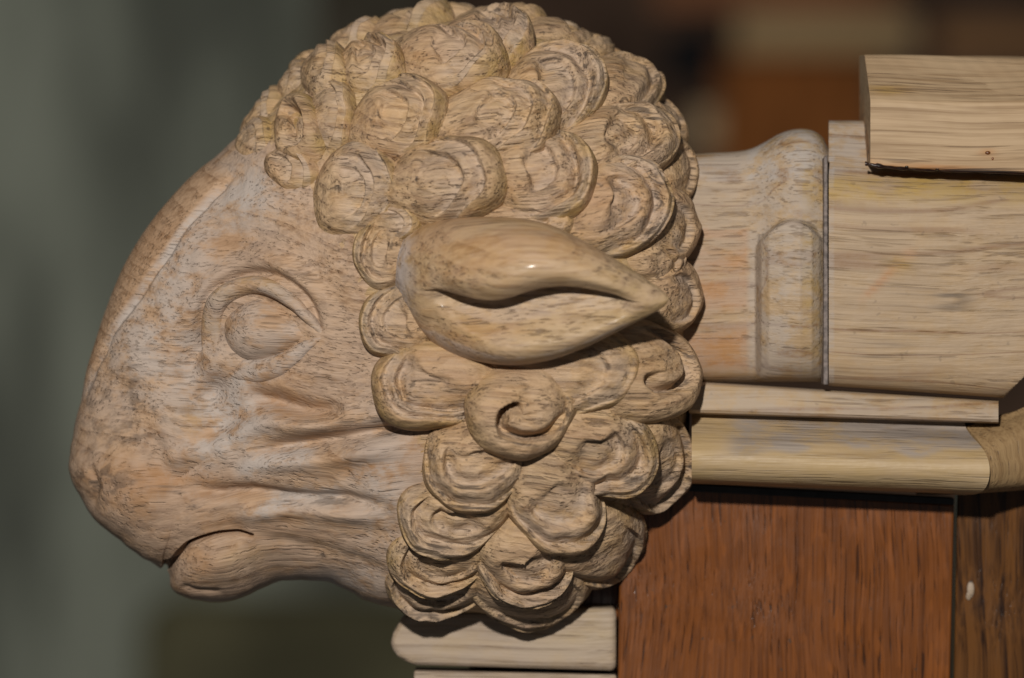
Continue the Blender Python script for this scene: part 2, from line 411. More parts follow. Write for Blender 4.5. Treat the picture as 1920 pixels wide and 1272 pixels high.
# photo position of every surface point
kp = D / (D - FP[..., 1])
pp = np.stack([CX + (FP[..., 0] - CX) * kp, CY + (FP[..., 2] - CY) * kp], -1).reshape(-1, 2)
hh, ww = relief(pp)
edge = sm(np.arange(FP.shape[1]) / FP.shape[1], 0.0, 0.06)
RELIEF = 1.55
hh = (RELIEF * hh).reshape(FP.shape[:2]) * (0.35 + 0.65 * edge)[None, :]
FPd = FP + fn * hh[..., None]
mid = FPd[:, 0].copy(); FPd[:, 0, 1] = 0
nF, mF = fx.shape
vF = FPd.reshape(-1, 3)
# far side: the same carving mirrored, at a coarser mesh
FB = FPd[::3, ::3].copy(); FB = np.concatenate([FPd[::3, 0:1], FPd[::3, 3:-1:3], FPd[::3, -1:]], 1); FB[..., 1] *= -1
vB = FB.reshape(-1, 3)
ff = grid_faces(nF, mF, wrap_n=True)
fb = [[q + len(vF) for q in f][::-1] for f in grid_faces(FB.shape[0], FB.shape[1], wrap_n=True)]
wall = np.concatenate([ww, np.zeros((len(vB), 4))])
woolmask = (pp[:, 0] + 14 * snoise(pp, 40, 9) > np.interp(pp[:, 1], [0, 230, 300, 420, 470, 540, 660, 780, 900, 1000, 1140, 1200], [300, 470, 560, 640, 690, 700, 720, 790, 800, 770, 745, 745]))
ww[woolmask] = np.array([0.15, 0.6, 0.2, 0.15]); wall[:len(ww)] = ww
head = mesh_obj('head', to_world(np.concatenate([vF, vB])), ff + fb, M['face'], HEAD, wear=wall)
me = head.data
me.materials.append(M['wool'])
mi = np.zeros(len(me.polygons), np.int32); mi[:len(ff)] = woolmask[np.array(ff)[:, 0]]; me.polygons.foreach_set('material_index', mi)
if me.polygons[nF * 3].normal.y > 0 or True:
    # make the near side face the viewer
    c = me.polygons[mF * 40 + 100]
    if c.normal.y > 0: me.flip_normals()

# ------------------------------------------------------------------ wool curls
def smooth_n(N, it=3):
    for _ in range(it):
        N = (N + np.roll(N, 1, 1) + np.roll(N, -1, 1)) / 3
        M2 = N.copy(); M2[1:-1] = (N[:-2] + N[1:-1] + N[2:]) / 3; N = M2
    return N / (np.linalg.norm(N, axis=-1, keepdims=True) + 1e-9)

def lobe(name, rim, hfun, mat, wearfun=None, NR=30, sink=22, mode='img', centre=None, tan=None):
    """closed solid on the head: rim (NT,2) outline round centre, hfun(rho, theta) its height"""
    NTn = len(rim); c = np.mean(rim, 0) if centre is None else np.asarray(centre, float)
    rho = 1 - (1 - np.linspace(0, 1, NR)) ** 1.5
    th = np.arctan2(rim[:, 1] - c[1], rim[:, 0] - c[0])
    R, T = np.meshgrid(rho, th, indexing='ij')
    XY = c[None, None] + (rim - c)[None] * rho[:, None, None]
    if mode == 'img':                                 # keep the outline on the support surface
        rim = rim.copy()
        for b in range(NTn):
            f = 1.0
            while f > 0.4 and not on_base(*(c + (rim[b] - c) * f)): f -= 0.04
            if f < 1: rim[b] = c + (rim[b] - c) * (f - 0.02)
        for _ in range(2): rim = (np.roll(rim, 1, 0) + 2 * rim + np.roll(rim, -1, 0)) / 4
    rc, tcn = 8, NTn // 3                             # sample the support coarsely, then interpolate
    rk = np.linspace(0, 1, rc); ti = (np.arange(tcn) * NTn / tcn).astype(int)
    P0 = np.zeros((rc, tcn, 3)); N0_ = np.zeros((rc, tcn, 3))
    for a in range(rc):
        for b in range(tcn):
            x, y = c + (rim[ti[b]] - c) * rk[a]
            if mode == 'img': P0[a, b], N0_[a, b] = hit(x, y)
            else:                                    # tangent frame at a point of the crest
                C0, N0, U0, V0 = tan
                q = C0 + U0 * (x - c[0]) + V0 * (y - c[1]) + N0 * 150
                loc, nr, idx, dist = BVH.ray_cast(Vector(q), Vector(-N0))
                if loc is None: loc, nr, idx, dist = BVH.find_nearest(Vector(q - N0 * 150))
                loc = np.array(loc); pln = q - N0 * 150; rd = np.linalg.norm(pln - C0)
                drop = (loc - pln) @ N0                 # never let a lobe run far over the edge
                if drop < -0.42 * rd or abs(drop) > 200: loc = pln - N0 * min(0.42 * rd, abs(drop))
                P0[a, b] = loc; N0_[a, b] = face_normal(idx, Vector(loc))
            if a == 0: P0[0, :] = P0[0, 0]; N0_[0, :] = N0_[0, 0]
            if a == 0 and b == 0: break
    A = np.concatenate([P0, N0_], -1)
    A = catmull_at(A, rho * (rc - 1))                                        # along the radius
    A = catmull(np.swapaxes(A, 0, 1).reshape(tcn, -1), NTn, True).reshape(NTn, NR, 6).swapaxes(0, 1)
    P, N = A[..., :3], A[..., 3:]
    if mode == 'tan': N = 0.6 * N + 0.4 * tan[1]
    N = smooth_n(N)
    h = hfun(R, T)
    V = P + N * h[..., None]
    skirt = P[-1] + N[-1] * (-sink)
    bottom = (P[0, 0] - N[0, 0] * (sink + 12))[None]
    verts = np.concatenate([V[0, :1], V[1:].reshape(-1, 3), skirt, bottom])
    faces = [[0, 1 + b, 1 + (b + 1) % NTn] for b in range(NTn)]
    base = 1
    for a in range(NR - 1):                          # rings 1..NR-1 then the skirt
        for b in range(NTn):
            b2 = (b + 1) % NTn
            faces.append([base + a * NTn + b, base + (a + 1) * NTn + b, base + (a + 1) * NTn + b2, base + a * NTn + b2])
    last = base + (NR - 1) * NTn; ctr = last + NTn
    faces += [[ctr, last + (b + 1) % NTn, last + b] for b in range(NTn)]
    wv = None
    if wearfun is not None:
        w = wearfun(R, T)
        wv = np.concatenate([w[0, :1], w[1:].reshape(-1, 4), w[-1], w[0, :1]])
    o = mesh_obj(name, to_world(verts), faces, mat, HEAD, wear=wv)
    fix_normals(o)
    return o

def wrap(a): return (a + math.pi) % (2 * math.pi) - math.pi

GROW = 1.17
def curl(cx, cy, rx, ry, rot, th0, style='cres', chir=1, H=44, lift=0, mode='img', tan=None, NTn=108, NR=48):
    r = np.random.default_rng(int(cx * 7 + cy * 13))
    th = np.linspace(0, 2 * math.pi, NTn, endpoint=False)
    rr, t0 = math.radians(rot), math.radians(th0)
    a = th - rr; g = GROW
    ell = g / np.sqrt((np.cos(a) / rx) ** 2 + (np.sin(a) / ry) ** 2)
    wob = sum(r.uniform(0.006, 0.020) * np.cos(k * th + r.uniform(0, 6.28)) for k in (2, 3, 4, 5, 7))
    tail_dir = wrap(th - t0 - chir * math.pi * r.uniform(0.72, 0.95))
    ell = ell * (1 + wob) * (1 + ((0.34 if style != 'scroll' else 0.12) * min(1, (rx / 72) ** 2)) * np.exp(-(tail_dir / 0.55) ** 2))
    rim = np.stack([cx + ell * np.cos(th), cy + ell * np.sin(th)], -1)
    q = r.uniform(0, 6.28, 8); jit = r.uniform(-0.05, 0.05, 4)
    off = {'scroll': 0.05, 'hollow': 0.12}.get(style, 0.30) + jit[3]
    def polar(R, T):
        X = R * np.cos(T - t0) + off; Y = R * np.sin(T - t0)
        X = X + 0.03 * np.sin(5 * Y + q[5]); Y = Y + 0.03 * np.sin(6 * X + q[6])
        return np.hypot(X, Y) / (1 + off * 0.9), np.arctan2(Y, X)
    def steps(R, T):
        r2, ps = polar(R, T)
        out = np.zeros_like(R); rec = np.zeros_like(R)
        def step(r0, k, dep, w=0.05, back=0.5, g0=-0.35, g1=0.45):
            rs = r0 + k * chir * ps / math.pi
            s_ = rs - r2
            gate = sm(np.cos(ps), g0, g1)
            return dep * sm(s_, 0, w) * (1 - back * sm(s_, w, 0.30)) * gate, sm(s_, 0, w) * (1 - 0.6 * sm(s_, w, .3)) * gate
        if style == 'spiral': L = [(0.82 + jit[0], .10, .20, .028, .85), (0.63 + jit[1], .12, .30, .035, .7), (.42, .14, .30, .04, .55)]
        elif style == 'cres': L = [(0.84, .08, .08, .025, 1.), (0.68 + jit[0], .10, .42, .05, .5), (.44 + jit[1], .12, .24, .04, .6)]
        elif style == 'cres2': L = [(0.78 + jit[0], .12, .26, .03, .85), (.55 + jit[1], .14, .38, .045, .45)]
        elif style == 'hollow': L = [(0.58 + jit[0], .06, .80, .22, .15, -0.9, 0.2)]
        elif style == 'scroll': L = [(0.52 + jit[0], .32, .60, .05, .92, -0.92, -0.2)]
        elif style == 'leaf': L = [(0.78, .20, .26, .05, .8), (.50, .1, .22, .10, .6)]
        elif style == 'smooth': L = [(.52, .16, .26, .06, .8)]
        else: L = [(0.58 + jit[0], .16, .24, .04, .8), (.80 + jit[1], .1, .12, .03, 1.)]
        for k in L:
            d, m = step(*k); out += 1.2 * d; rec = np.maximum(rec, m)
        return out, rec
    def groove(R, T):                                # darker lines along the gouge cuts
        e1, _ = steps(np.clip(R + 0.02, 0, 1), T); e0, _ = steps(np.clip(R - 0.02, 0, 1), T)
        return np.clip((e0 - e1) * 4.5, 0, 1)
    def hf(R, T):
        m = 0.5 + 0.5 * np.cos(T - t0) * sm(R, 0, 0.85)
        prof = (1 - np.clip(R, 0, 1) ** 3.6) ** 0.5
        env = 0.16 + 0.84 * (0.5 + 0.5 * R * np.cos(T - t0)) ** 0.9
        st, _ = steps(R, T)
        X = R * np.cos(T); Y = R * np.sin(T)
        n = 0.045 * np.sin(4 * X + q[0]) * np.sin(5 * Y + q[1]) + 0.018 * np.sin(11 * X + q[2] + 3 * Y) + 0.012 * np.sin(17 * Y + q[3]) * np.sin(15 * X + q[4])
        return H * 1.62 * (prof * (env + n) - st * prof * (0.4 + 0.6 * m)) + lift * np.sqrt(np.clip(1 - R ** 8, 0, 1)) - 22 * R ** 6
    ty = r.uniform(0.4, 1.0); tg = r.uniform(0.3, 0.9)
    def wf(R, T):
        _, rec = steps(R, T)
        w = np.zeros(R.shape + (4,))
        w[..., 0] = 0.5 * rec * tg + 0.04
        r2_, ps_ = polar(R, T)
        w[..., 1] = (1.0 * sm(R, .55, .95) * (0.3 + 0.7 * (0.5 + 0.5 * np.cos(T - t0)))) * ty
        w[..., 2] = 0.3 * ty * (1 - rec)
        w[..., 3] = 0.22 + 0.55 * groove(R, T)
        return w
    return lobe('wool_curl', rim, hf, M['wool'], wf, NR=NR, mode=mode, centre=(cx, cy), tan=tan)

CURLS = [
 # behind / below first: (cx, cy, rx, ry, rot, facing, style, chirality, height, lift)
 (470,256,32,44,35,-40,'plain',1,12,0), (489,208,46,58,30,-35,'plain',1,22,0), (552,150,42,44,30,-30,'plain',1,26,0), (540,312,50,36,20,-25,'cres',1,20,0),
 (560,240,46,60,-10,-10,'hollow',1,36,0), (608,130,44,50,15,0,'plain',-1,34,2), (622,212,42,62,0,0,'plain',1,32,0),
 (697,122,60,44,10,-5,'cres',1,42,4), (657,66,62,32,-20,-20,'plain',1,34,0), (772,48,74,40,-15,-10,'cres',1,40,0),
 (755,222,78,68,0,-10,'spiral',1,50,6), (670,348,70,77,0,-10,'spiral',1,36,2), (842,338,97,71,0,-8,'cres2',1,52,8),
 (850,112,95,56,5,0,'spiral',-1,48,4), (938,225,98,70,5,5,'spiral',1,52,8), (918,66,76,48,15,0,'cres',1,42,0),
 (938,28,86,36,5,0,'plain',1,36,0), (1040,168,82,75,0,-20,'cres',1,52,6), (1062,74,86,46,15,-10,'cres',1,42,0),
 (1022,333,84,79,0,5,'cres',-1,52,8), (1172,158,66,63,20,-20,'plain',1,44,0), (1168,262,90,62,5,0,'cres',1,46,4),
 (1162,382,74,80,0,0,'cres',1,50,8), (1240,225,48,64,-30,-10,'smooth',1,30,0), (1266,315,40,64,-5,0,'smooth',1,28,0),
 (1248,425,46,70,5,10,'smooth',1,34,2), (1256,553,42,68,0,0,'smooth',1,32,6), (1228,488,40,40,0,0,'plain',1,30,0),
 (990,420,80,40,0,0,'plain',1,26,0), (735,420,50,34,0,0,'plain',1,24,0),
 (715,475,46,58,0,180,'cres',1,30,2), (745,606,62,60,0,170,'cres',1,34,4), (800,722,90,74,0,125,'cres2',-1,44,6),
 (1075,690,118,78,0,30,'plain',1,34,2), (1216,700,84,80,0,30,'scroll',-1,44,6), (1124,842,92,75,10,50,'cres',1,50,8),
 (1236,868,62,92,0,35,'cres',1,36,0), (888,868,82,78,0,100,'cres2',-1,50,8), (1040,936,78,90,-25,70,'leaf',-1,50,6),
 (843,968,84,62,0,120,'cres',-1,48,6), (1130,1022,76,82,0,40,'plain',1,44,0), (822,1048,84,50,0,110,'cres',-1,42,4),
 (983,1050,84,62,0,80,'cres',-1,48,8), (812,1106,82,42,5,105,'cres',-1,36,0), (1000,1112,110,56,0,80,'plain',1,40,0),
 (975,768,90,76,0,120,'scroll',-1,58,14),
]
def tangent(px, py, lim=0.52):
    """tangent frame whose axes look one unit long and level / upright from the front"""
    C0, N0 = hit(px, py); nd = max(N0[1], lim)
    U0 = np.array([1.0, -N0[0] / nd, 0.0]); V0 = np.array([0.0, -N0[2] / nd, 1.0])
    U0 -= N0 * (U0 @ N0); V0 -= N0 * (V0 @ N0)
    return C0, N0, U0, V0
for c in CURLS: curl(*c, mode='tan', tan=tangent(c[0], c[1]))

# curls that lie across the top of the head
for (px, py, ra, rb, st) in [(560,140,52,70,'plain'), (640,84,62,85,'cres'), (745,46,72,95,'plain'), (850,34,70,95,'cres'), (965,40,72,95,'plain'),
                             (1075,72,70,95,'cres'), (1165,128,62,90,'plain'), (1228,205,56,85,'cres')]:
    loc, nr, idx, dd = BVH.find_nearest(Vector((px, -75.0, py - 40)))
    C0 = np.array(loc); N0 = face_normal(idx, loc)
    U0 = np.array([-N0[2], 0, N0[0]]); U0 /= np.linalg.norm(U0)
    V0 = np.cross(N0, U0)
    curl(px, py, ra * .8, rb * .72, 0, 90 if V0[1] > 0 else -90, st, 1, 34, 0, 'tan', (C0, N0, U0, V0), NTn=56, NR=20)

# ------------------------------------------------------------------ eye
def const_wear(d=0.0, v=0.0, o=0.0, k=0.0):
    return lambda R, T: np.broadcast_to(np.array([d, v, o, k]), R.shape + (4,)).copy()
eye_rim = catmull([(409,622),(413,594),(432,570),(460,556),(490,556),(522,571),(553,598),(586,631),(556,652),(525,668),(490,680),(456,680),(430,667),(415,648)], 96, True)
def eye_h(R, T): return -30 + 42 * np.clip(1 - R ** 2, 0, 1) ** 0.75
lobe('eyeball', eye_rim, eye_h, M['face'], const_wear(0.35, 0, 0.2, 0.25), NR=26, sink=50, centre=(480, 618))

def ridge(name, pts, halfw, heights, mat, parent_wear=(0.1, 0.1, 0.2, 0.1), n=90, ns=15, sink=26, power=2.4):
    Q = catmull(pts, n); t = np.linspace(0, 1, n)
    hw = np.interp(t, np.linspace(0, 1, len(halfw)), halfw); hg = np.interp(t, np.linspace(0, 1, len(heights)), heights)
    T = np.gradient(Q, axis=0); T /= np.linalg.norm(T, axis=1, keepdims=True); Nn = np.stack([-T[:, 1], T[:, 0]], -1)
    w = np.linspace(-1, 1, ns); w = np.sign(w) * (1 - (1 - np.abs(w)) ** 1.4)
    prof = (1 - np.abs(w) ** power) ** 0.6
    off = RELIEF * relief(Q)[0]                       # follow the carved hollow round the eye
    for _ in range(12): off = np.concatenate([off[:1], (off[:-2] + off[1:-1] + off[2:]) / 3, off[-1:]])
    hg0 = off
    P = np.zeros((n, ns + 2, 3))
    for a in range(n):
        for b in range(ns):
            q = Q[a] + Nn[a] * hw[a] * w[b]
            p, nn = hit(*q); P[a, b + 1] = p + nn * (hg0[a] + hg[a] * prof[b] - 3 - (4 if abs(w[b]) > .99 else 0))
            if b == 0: P[a, 0] = p + nn * (hg0[a] - sink)
            if b == ns - 1: P[a, ns + 1] = p + nn * (hg0[a] - sink)
    m = ns + 2
    faces = grid_faces(n, m, wrap_m=True) + [list(range(m)), [(n - 1) * m + q for q in range(m)][::-1]]
    o = mesh_obj(name, to_world(P.reshape(-1, 3)), faces, mat, HEAD, wear=np.tile(np.array(parent_wear), (n * m, 1)))
    fix_normals(o); return o
ridge('upper_eyelid', [(402,694),(388,655),(386,610),(400,570),(430,544),(468,533),(508,541),(545,566),(576,599),(604,630)], [14, 20, 21, 20, 19, 18, 17, 14, 10, 3], [-8, 3, 14, 21, 25, 26, 24, 19, 13, 0], M['face'], (0.35, 0.3, 0.15, 0.1))
ridge('lower_eyelid', [(420,682),(445,694),(480,697),(515,688),(548,668),(572,650),(602,633)], [14, 22, 24, 23, 18, 12, 2], [-8, 9, 17, 19, 16, 11, 2], M['face'], (0.55, 0, 0.2, 0.1))

# ------------------------------------------------------------------ ear
def interp(tab):
    a = np.array(tab, float); return lambda x: np.interp(x, a[:, 0], a[:, 1])
Yt = [(733,503),(738,475),(750,450),(775,430),(830,413),(900,407),(980,410),(1040,425),(1100,455),(1160,490),(1215,525),(1245,548),(1254,560)]
Yb = [(733,503),(738,535),(758,582),(790,625),(840,660),(900,679),(965,685),(1030,676),(1100,651),(1170,616),(1230,585),(1250,570),(1254,560)]
def smooth_tab(tab):
    q = catmull(tab, 300); x = np.maximum.accumulate(q[:, 0]); return lambda v: np.interp(v, x, q[:, 1])
yt, yb = smooth_tab(Yt), smooth_tab(Yb)
ys = smooth_tab([(815,520),(832,535),(850,546),(870,554),(900,561),(930,562),(960,556),(990,546),(1020,539),(1060,536),(1110,542),(1160,553),(1212,566)])
yr = smooth_tab([(815,523),(830,566),(856,604),(900,634),(950,648),(1010,645),(1070,632),(1120,616),(1170,594),(1212,568)])
eedge = interp([(733,262),(760,285),(800,312),(850,340),(950,372),(1050,392),(1150,415),(1254,440)])
hd = smooth_tab([(733,2),(743,46),(765,74),(800,92),(860,100),(930,104),(1000,98),(1080,80),(1150,58),(1210,32),(1245,10),(1254,1)])
xs = np.concatenate([733 + 40 * (np.linspace(0, 1, 22) ** 2), np.linspace(773, 1220, 120)[1:], np.linspace(1220, 1254, 14)[1:]])
rows = []; wear_shade_r = []
for x in xs:
    a, b, s_, r_ = float(yt(x)), float(yb(x)), float(ys(x)), float(yr(x))
    e, h = float(eedge(x)), float(hd(x))
    k = float(sm(np.array(x), 770, 880) * sm(1 - np.array(x), -1209, -1150)) if True else 0
    L = b - a
    dome = lambda f: e + h * (max(0.0, 1 - abs(2 * f - 1) ** 2.3)) ** 0.62
    # plain dome nodes at the same fractions, blended with the folded section
    fr = [0.0, 0.05, 0.16, 0.32, 0.46, 0.56, 0.60, 0.63, 0.72, 0.84, 0.93, 0.975, 1.0]
    pl = [(a + f * L, dome(f)) for f in fr]
    u = s_ - a; v = b - r_
    fo = [(a, e), (a + .07 * u, e + .42 * h), (a + .25 * u, e + .82 * h), (a + .55 * u, e + 1.08 * h), (a + .82 * u, e + 1.10 * h), (s_ - 3, e + .86 * h), (s_ + 1, e + .66 * h),
          (s_ - 8, e + .32 * h), (s_ + .22 * (r_ - s_), e + .26 * h), (r_ - 0.30 * (r_ - s_), e + .44 * h), (r_ + .10 * v, e + .56 * h), (r_ + .68 * v, e + .40 * h), (b, e)]
    nodes = [(p[0] * (1 - k) + q[0] * k, p[1] * (1 - k) + q[1] * k) for p, q in zip(pl, fo)]
    top = catmull(nodes, 12 * 7 + 1)
    t = np.linspace(0, math.pi, 14)[1:-1]
    back = np.stack([b + (a - b) * (0.5 - 0.5 * np.cos(t)), e - np.sin(t) * min(60, .9 * h + 5)], -1)
    sec = np.concatenate([top, back])
    rows.append(W(np.full(len(sec), x), sec[:, 0], sec[:, 1]))
    wr = np.zeros((len(sec), 4)); idx = np.arange(len(sec)) / 84.0
    wr[:, 3] = 0.55 * k * ((idx > .50) & (idx < .66)); wr[:, 0] = 0.15 * k * ((idx > .55) & (idx < .72)) + 0.9 * float(sm(np.array(-x), -790, -740))  # fourth channel darkens the hollow under the fold: dust plus painted-in shade
    wr[:, 1] = 0.2 * k * ((idx > .72) & (idx < .85)) + 0.5 * float(sm(np.array(x), 1080, 1230)) + 0.1
    wr[:, 2] = 0.35
    wr[:, 0] += 0.35 * ((idx > .9) & (idx < 1.1))
    wear_shade_r.append(wr)
R = np.array(rows); n, m = R.shape[:2]
ear = mesh_obj('ear', R.reshape(-1, 3), grid_faces(n, m, wrap_m=True) + [list(range(m)), [(n - 1) * m + q for q in range(m)][::-1]], M['ear'], HEAD, wear=np.concatenate(wear_shade_r))
fix_normals(ear)

# ------------------------------------------------------------------ the rail behind the head
RAIL = empty('handrail', W(1600, 800, 60).tolist(), 'pale oak rail with rounded collar and long bead moulding behind sheep head', 'handrail')

def prism(name, front, dep, mat, parent=None, bevel=0.0, origin=None, wear=None, seg=2):
    """front: list of (px, py, d) polygon, pushed back by dep"""
    f = [W(*p) for p in front]; n = len(f)
    vs = f + [p + np.array([0, dep * S, 0]) for p in f]
    faces = [list(range(n)), list(range(n, 2 * n))[::-1]] + [[i, i + n, (i + 1) % n + n, (i + 1) % n] for i in range(n)]
    o = mesh_obj(name, vs, faces, mat, parent, smooth=False, origin=origin)
    fix_normals(o)
    if bevel:
        md = o.modifiers.new('bevel', 'BEVEL'); md.width = bevel * S; md.segments = seg; md.limit_method = 'ANGLE'; md.angle_limit = math.radians(25)
    return o
def sweep(name, section, x0, x1, slope, mat, parent, nx=40, xmod=None, ns=None, back=None, wearf=None, closed_sub=True):
    """section: (py, depth) nodes from top to bottom, swept along the rail; py drifts by slope(py)*(x-x0)"""
    sec = catmull(section, ns) if ns else np.array(section, float)
    bk = np.array([(sec[-1, 0], back), (sec[0, 0], back)]) if back is not None else np.zeros((0, 2))
    sec = np.concatenate([sec, bk])
    xs = np.linspace(x0, x1, nx); rows = []; wr = []
    for x in xs:
        y = sec[:, 0] + slope * (x - x0); d = sec[:, 1].copy(); X = np.full(len(sec), x)
        if xmod: X, y, d = xmod(X, y, d)
        rows.append(W(X, y, d))
        if wearf: wr.append(wearf(X, y))
    R = np.array(rows); n, m = R.shape[:2]
    o = mesh_obj(name, R.reshape(-1, 3), grid_faces(n, m, wrap_m=True) + [list(range(m)), [(n - 1) * m + q for q in range(m)][::-1]], mat, parent,
                 wear=np.concatenate(wr) if wearf else None)
    fix_normals(o); sharp(o, 42); return o

def sharp(o, deg):
    bm = bmesh.new(); bm.from_mesh(o.data)
    for e in bm.edges:
        if len(e.link_faces) == 2 and e.calc_face_angle(0) > math.radians(deg): e.smooth = False
    bm.to_mesh(o.data); bm.free()

NC = 300
# collar: rounded-square section whose size follows the moulded outline
ctop = smooth_tab([(1260,294),(1300,290),(1340,287),(1375,285),(1405,280),(1432,268),(1458,253),(1483,244),(1507,242),(1528,247),(1542,258),(1550,272),(1557,285)])
csoft = smooth_tab([(1260,112),(1330,110),(1380,109),(1420,116),(1455,132),(1490,144),(1520,144),(1545,134),(1557,130)])
cfrt = interp([(1290,112),(1380,106),(1414,108),(1420,126),(1428,150),(1442,164),(1470,172),(1500,176),(1522,172),(1536,158),(1545,140),(1556,130)])
rows = []; wr = []
cx_ = np.concatenate([np.linspace(1270, 1408, 14), np.linspace(1411, 1556, 70)])
for x in cx_:
    tp, fr = float(ctop(x)), float(cfrt(x)); mid_ = (tp + 717) / 2; hz = mid_ - tp
    th = np.linspace(0, 2 * math.pi, 3000, endpoint=False)
    e = 2 / 4.2
    yy = mid_ - hz * np.sign(np.sin(th)) * np.abs(np.sin(th)) ** e
    dd = fr * np.sign(np.cos(th)) * np.abs(np.cos(th)) ** e
    al = np.concatenate([[0], np.cumsum(np.hypot(np.diff(yy), np.diff(dd)))]); tg_ = np.linspace(0, al[-1], NC, endpoint=False)
    yy, dd = np.interp(tg_, al, yy), np.interp(tg_, al, dd)
    g_ = 0.30 + 0.70 * sm(yy - (410 + 40 * ((x - 1485) / 60) ** 2), 0, 8)
    sf = float(csoft(x)); dd = dd * (sf + (max(fr, sf) - sf) * (g_ - .3) / .7) / fr
    rows.append(W(np.full(NC, x), yy, dd))
    w = np.zeros((NC, 4)); w[:, 0] = 0.25 * (x > 1400) + 0.25; w[:, 2] = 0.75 * (x < 1405) * (yy > 430); w[:, 1] = 0.6 * (x > 1505) * (x < 1545); w[:, 0] += .3 * (yy < 340); w[:, 3] = 0.45 * (np.abs(yy - (410 + 40 * ((x - 1485) / 60) ** 2)) < 9) * (x > 1420)
    wr.append(w)
R = np.array(rows)
o = mesh_obj('collar', R.reshape(-1, 3), grid_faces(len(cx_), NC, wrap_m=True) + [list(range(NC)), [(len(cx_) - 1) * NC + q for q in range(NC)][::-1]], M['rail'], RAIL, wear=np.concatenate(wr))
fix_normals(o)

def body_mod(X, y, d):
    lim = np.interp(X, [1500, 1868, 1885, 1925, 1990], [2000, 2000, 742, 702, 640])
    lo = y > lim; y = np.where(lo, lim, y); return X, y, d
def body_wear(X, y):
    w = np.zeros((len(X), 4)); w[:, 1] = 1.0 * sm(y, 322, 340) * sm(400 - y, 0, 40); w[:, 0] = 0.35 * (X < 1566) + 0.1 + 0.5 * sm(335 - y, 0, 20)
    d, u, sd = pl_dist(np.stack([X, y], -1), [(1612,566),(1650,530),(1672,505),(1690,490),(1705,478)], 12)
    k = np.exp(-(d / np.interp(u, [0, .6, 1], [5, 9, 13])) ** 2)
    w[:, 2] += 0.9 * k; w[:, 1] += 0.7 * np.exp(-(((X - 1690) / 26) ** 2 + ((y - 492) / 14) ** 2)); w[:, 3] += 0.75 * np.exp(-(((X - 1740) / 120) ** 2 + ((y - 545) / 60) ** 2)) * (0.6 + 0.4 * np.sin(X * .05)) + 0.5 * np.exp(-(((X - 1640) / 90) ** 2 + ((y - 660) / 30) ** 2))
    w = np.clip(w, 0, 1); return w
sweep('rail_body', [(229,-60),(229,40),(262,75),(300,112),(325,140),(345,158),(375,168),(420,172),(500,174),(600,174),(660,172),(695,166),(712,154),(721,136),(724,110)], 1554, 1990, 0.068, M['rail'], RAIL, nx=110,
      xmod=lambda X, y, d: body_mod(X, np.where(y < 340, y - 0.068 * (X - 1554) * sm(340 - y, 0, 60), y), d), ns=140, back=-60, wearf=body_wear)
prism('joint_filler', [(1545,296,166),(1552,290,166),(1553,722,166),(1544,722,166)], 60, M['filler'], RAIL, bevel=2)
sweep('fillet', [(716,90),(720,146),(724,150),(768,154),(773,150),(776,120)], 1292, 1872, 0.032, M['rail'], RAIL, nx=12, back=-20,
      xmod=lambda X, y, d: (X, y + np.where(y < 745, 0.03 * (X - 1318), 0), d), wearf=lambda X, y: np.tile(np.array([0.35, 0.1, 0, 0]), (len(X), 1)))
def bead_wear_tone(X, y):
    w = np.zeros((len(X), 4)); e_ = y + 9 * np.sin(X * .021) + 6 * np.sin(X * .057 + 1); k = sm(850 - e_, 0, 14) * sm(X, 1350, 1400); w[:, 0] = 0.75 * k; w[:, 1] = 0.35 * (1 - k); w[:, 3] = 0.35 * sm(y, 885, 915) + 0.3 * k; return w  # grey patch on the upper part, streaks darker towards the bottom
bead_mitre = lambda X, y, d: (np.where(X > 1800, X + (d - 170) * 0.45, X), y, d)
sweep('bead', [(772,110),(782,116),(794,134),(806,158),(822,188),(842,208),(862,214),(882,208),(897,190),(905,160),(907,120)], 1297, 1836, 0.040, M['bead'], RAIL, nx=50, ns=60, back=-20, xmod=bead_mitre, wearf=bead_wear_tone)
# the moulding's return, turning away from the viewer at the mitre
def ret_mod(X, y, d):
    k = X - 1840; return X + (d - 170) * 0.45 * np.clip(1 - k / 60, 0, 1), y - 0.10 * k - np.where(y < 860, 0.35 * k, 0), d - 0.55 * k
sweep('mitred_return', [(800,110),(810,124),(822,150),(842,178),(868,196),(890,200),(912,190),(924,160),(927,110)], 1840, 2000, 0.0, M['return'], RAIL, nx=24, ns=60, back=-20, xmod=ret_mod)

# ------------------------------------------------------------------ glued block on top of the rail
BLOCK = empty('wood_block', W(1770, 325, 120).tolist(), 'short sawn oak block with planed top corner and dark glue along its underside', 'block')
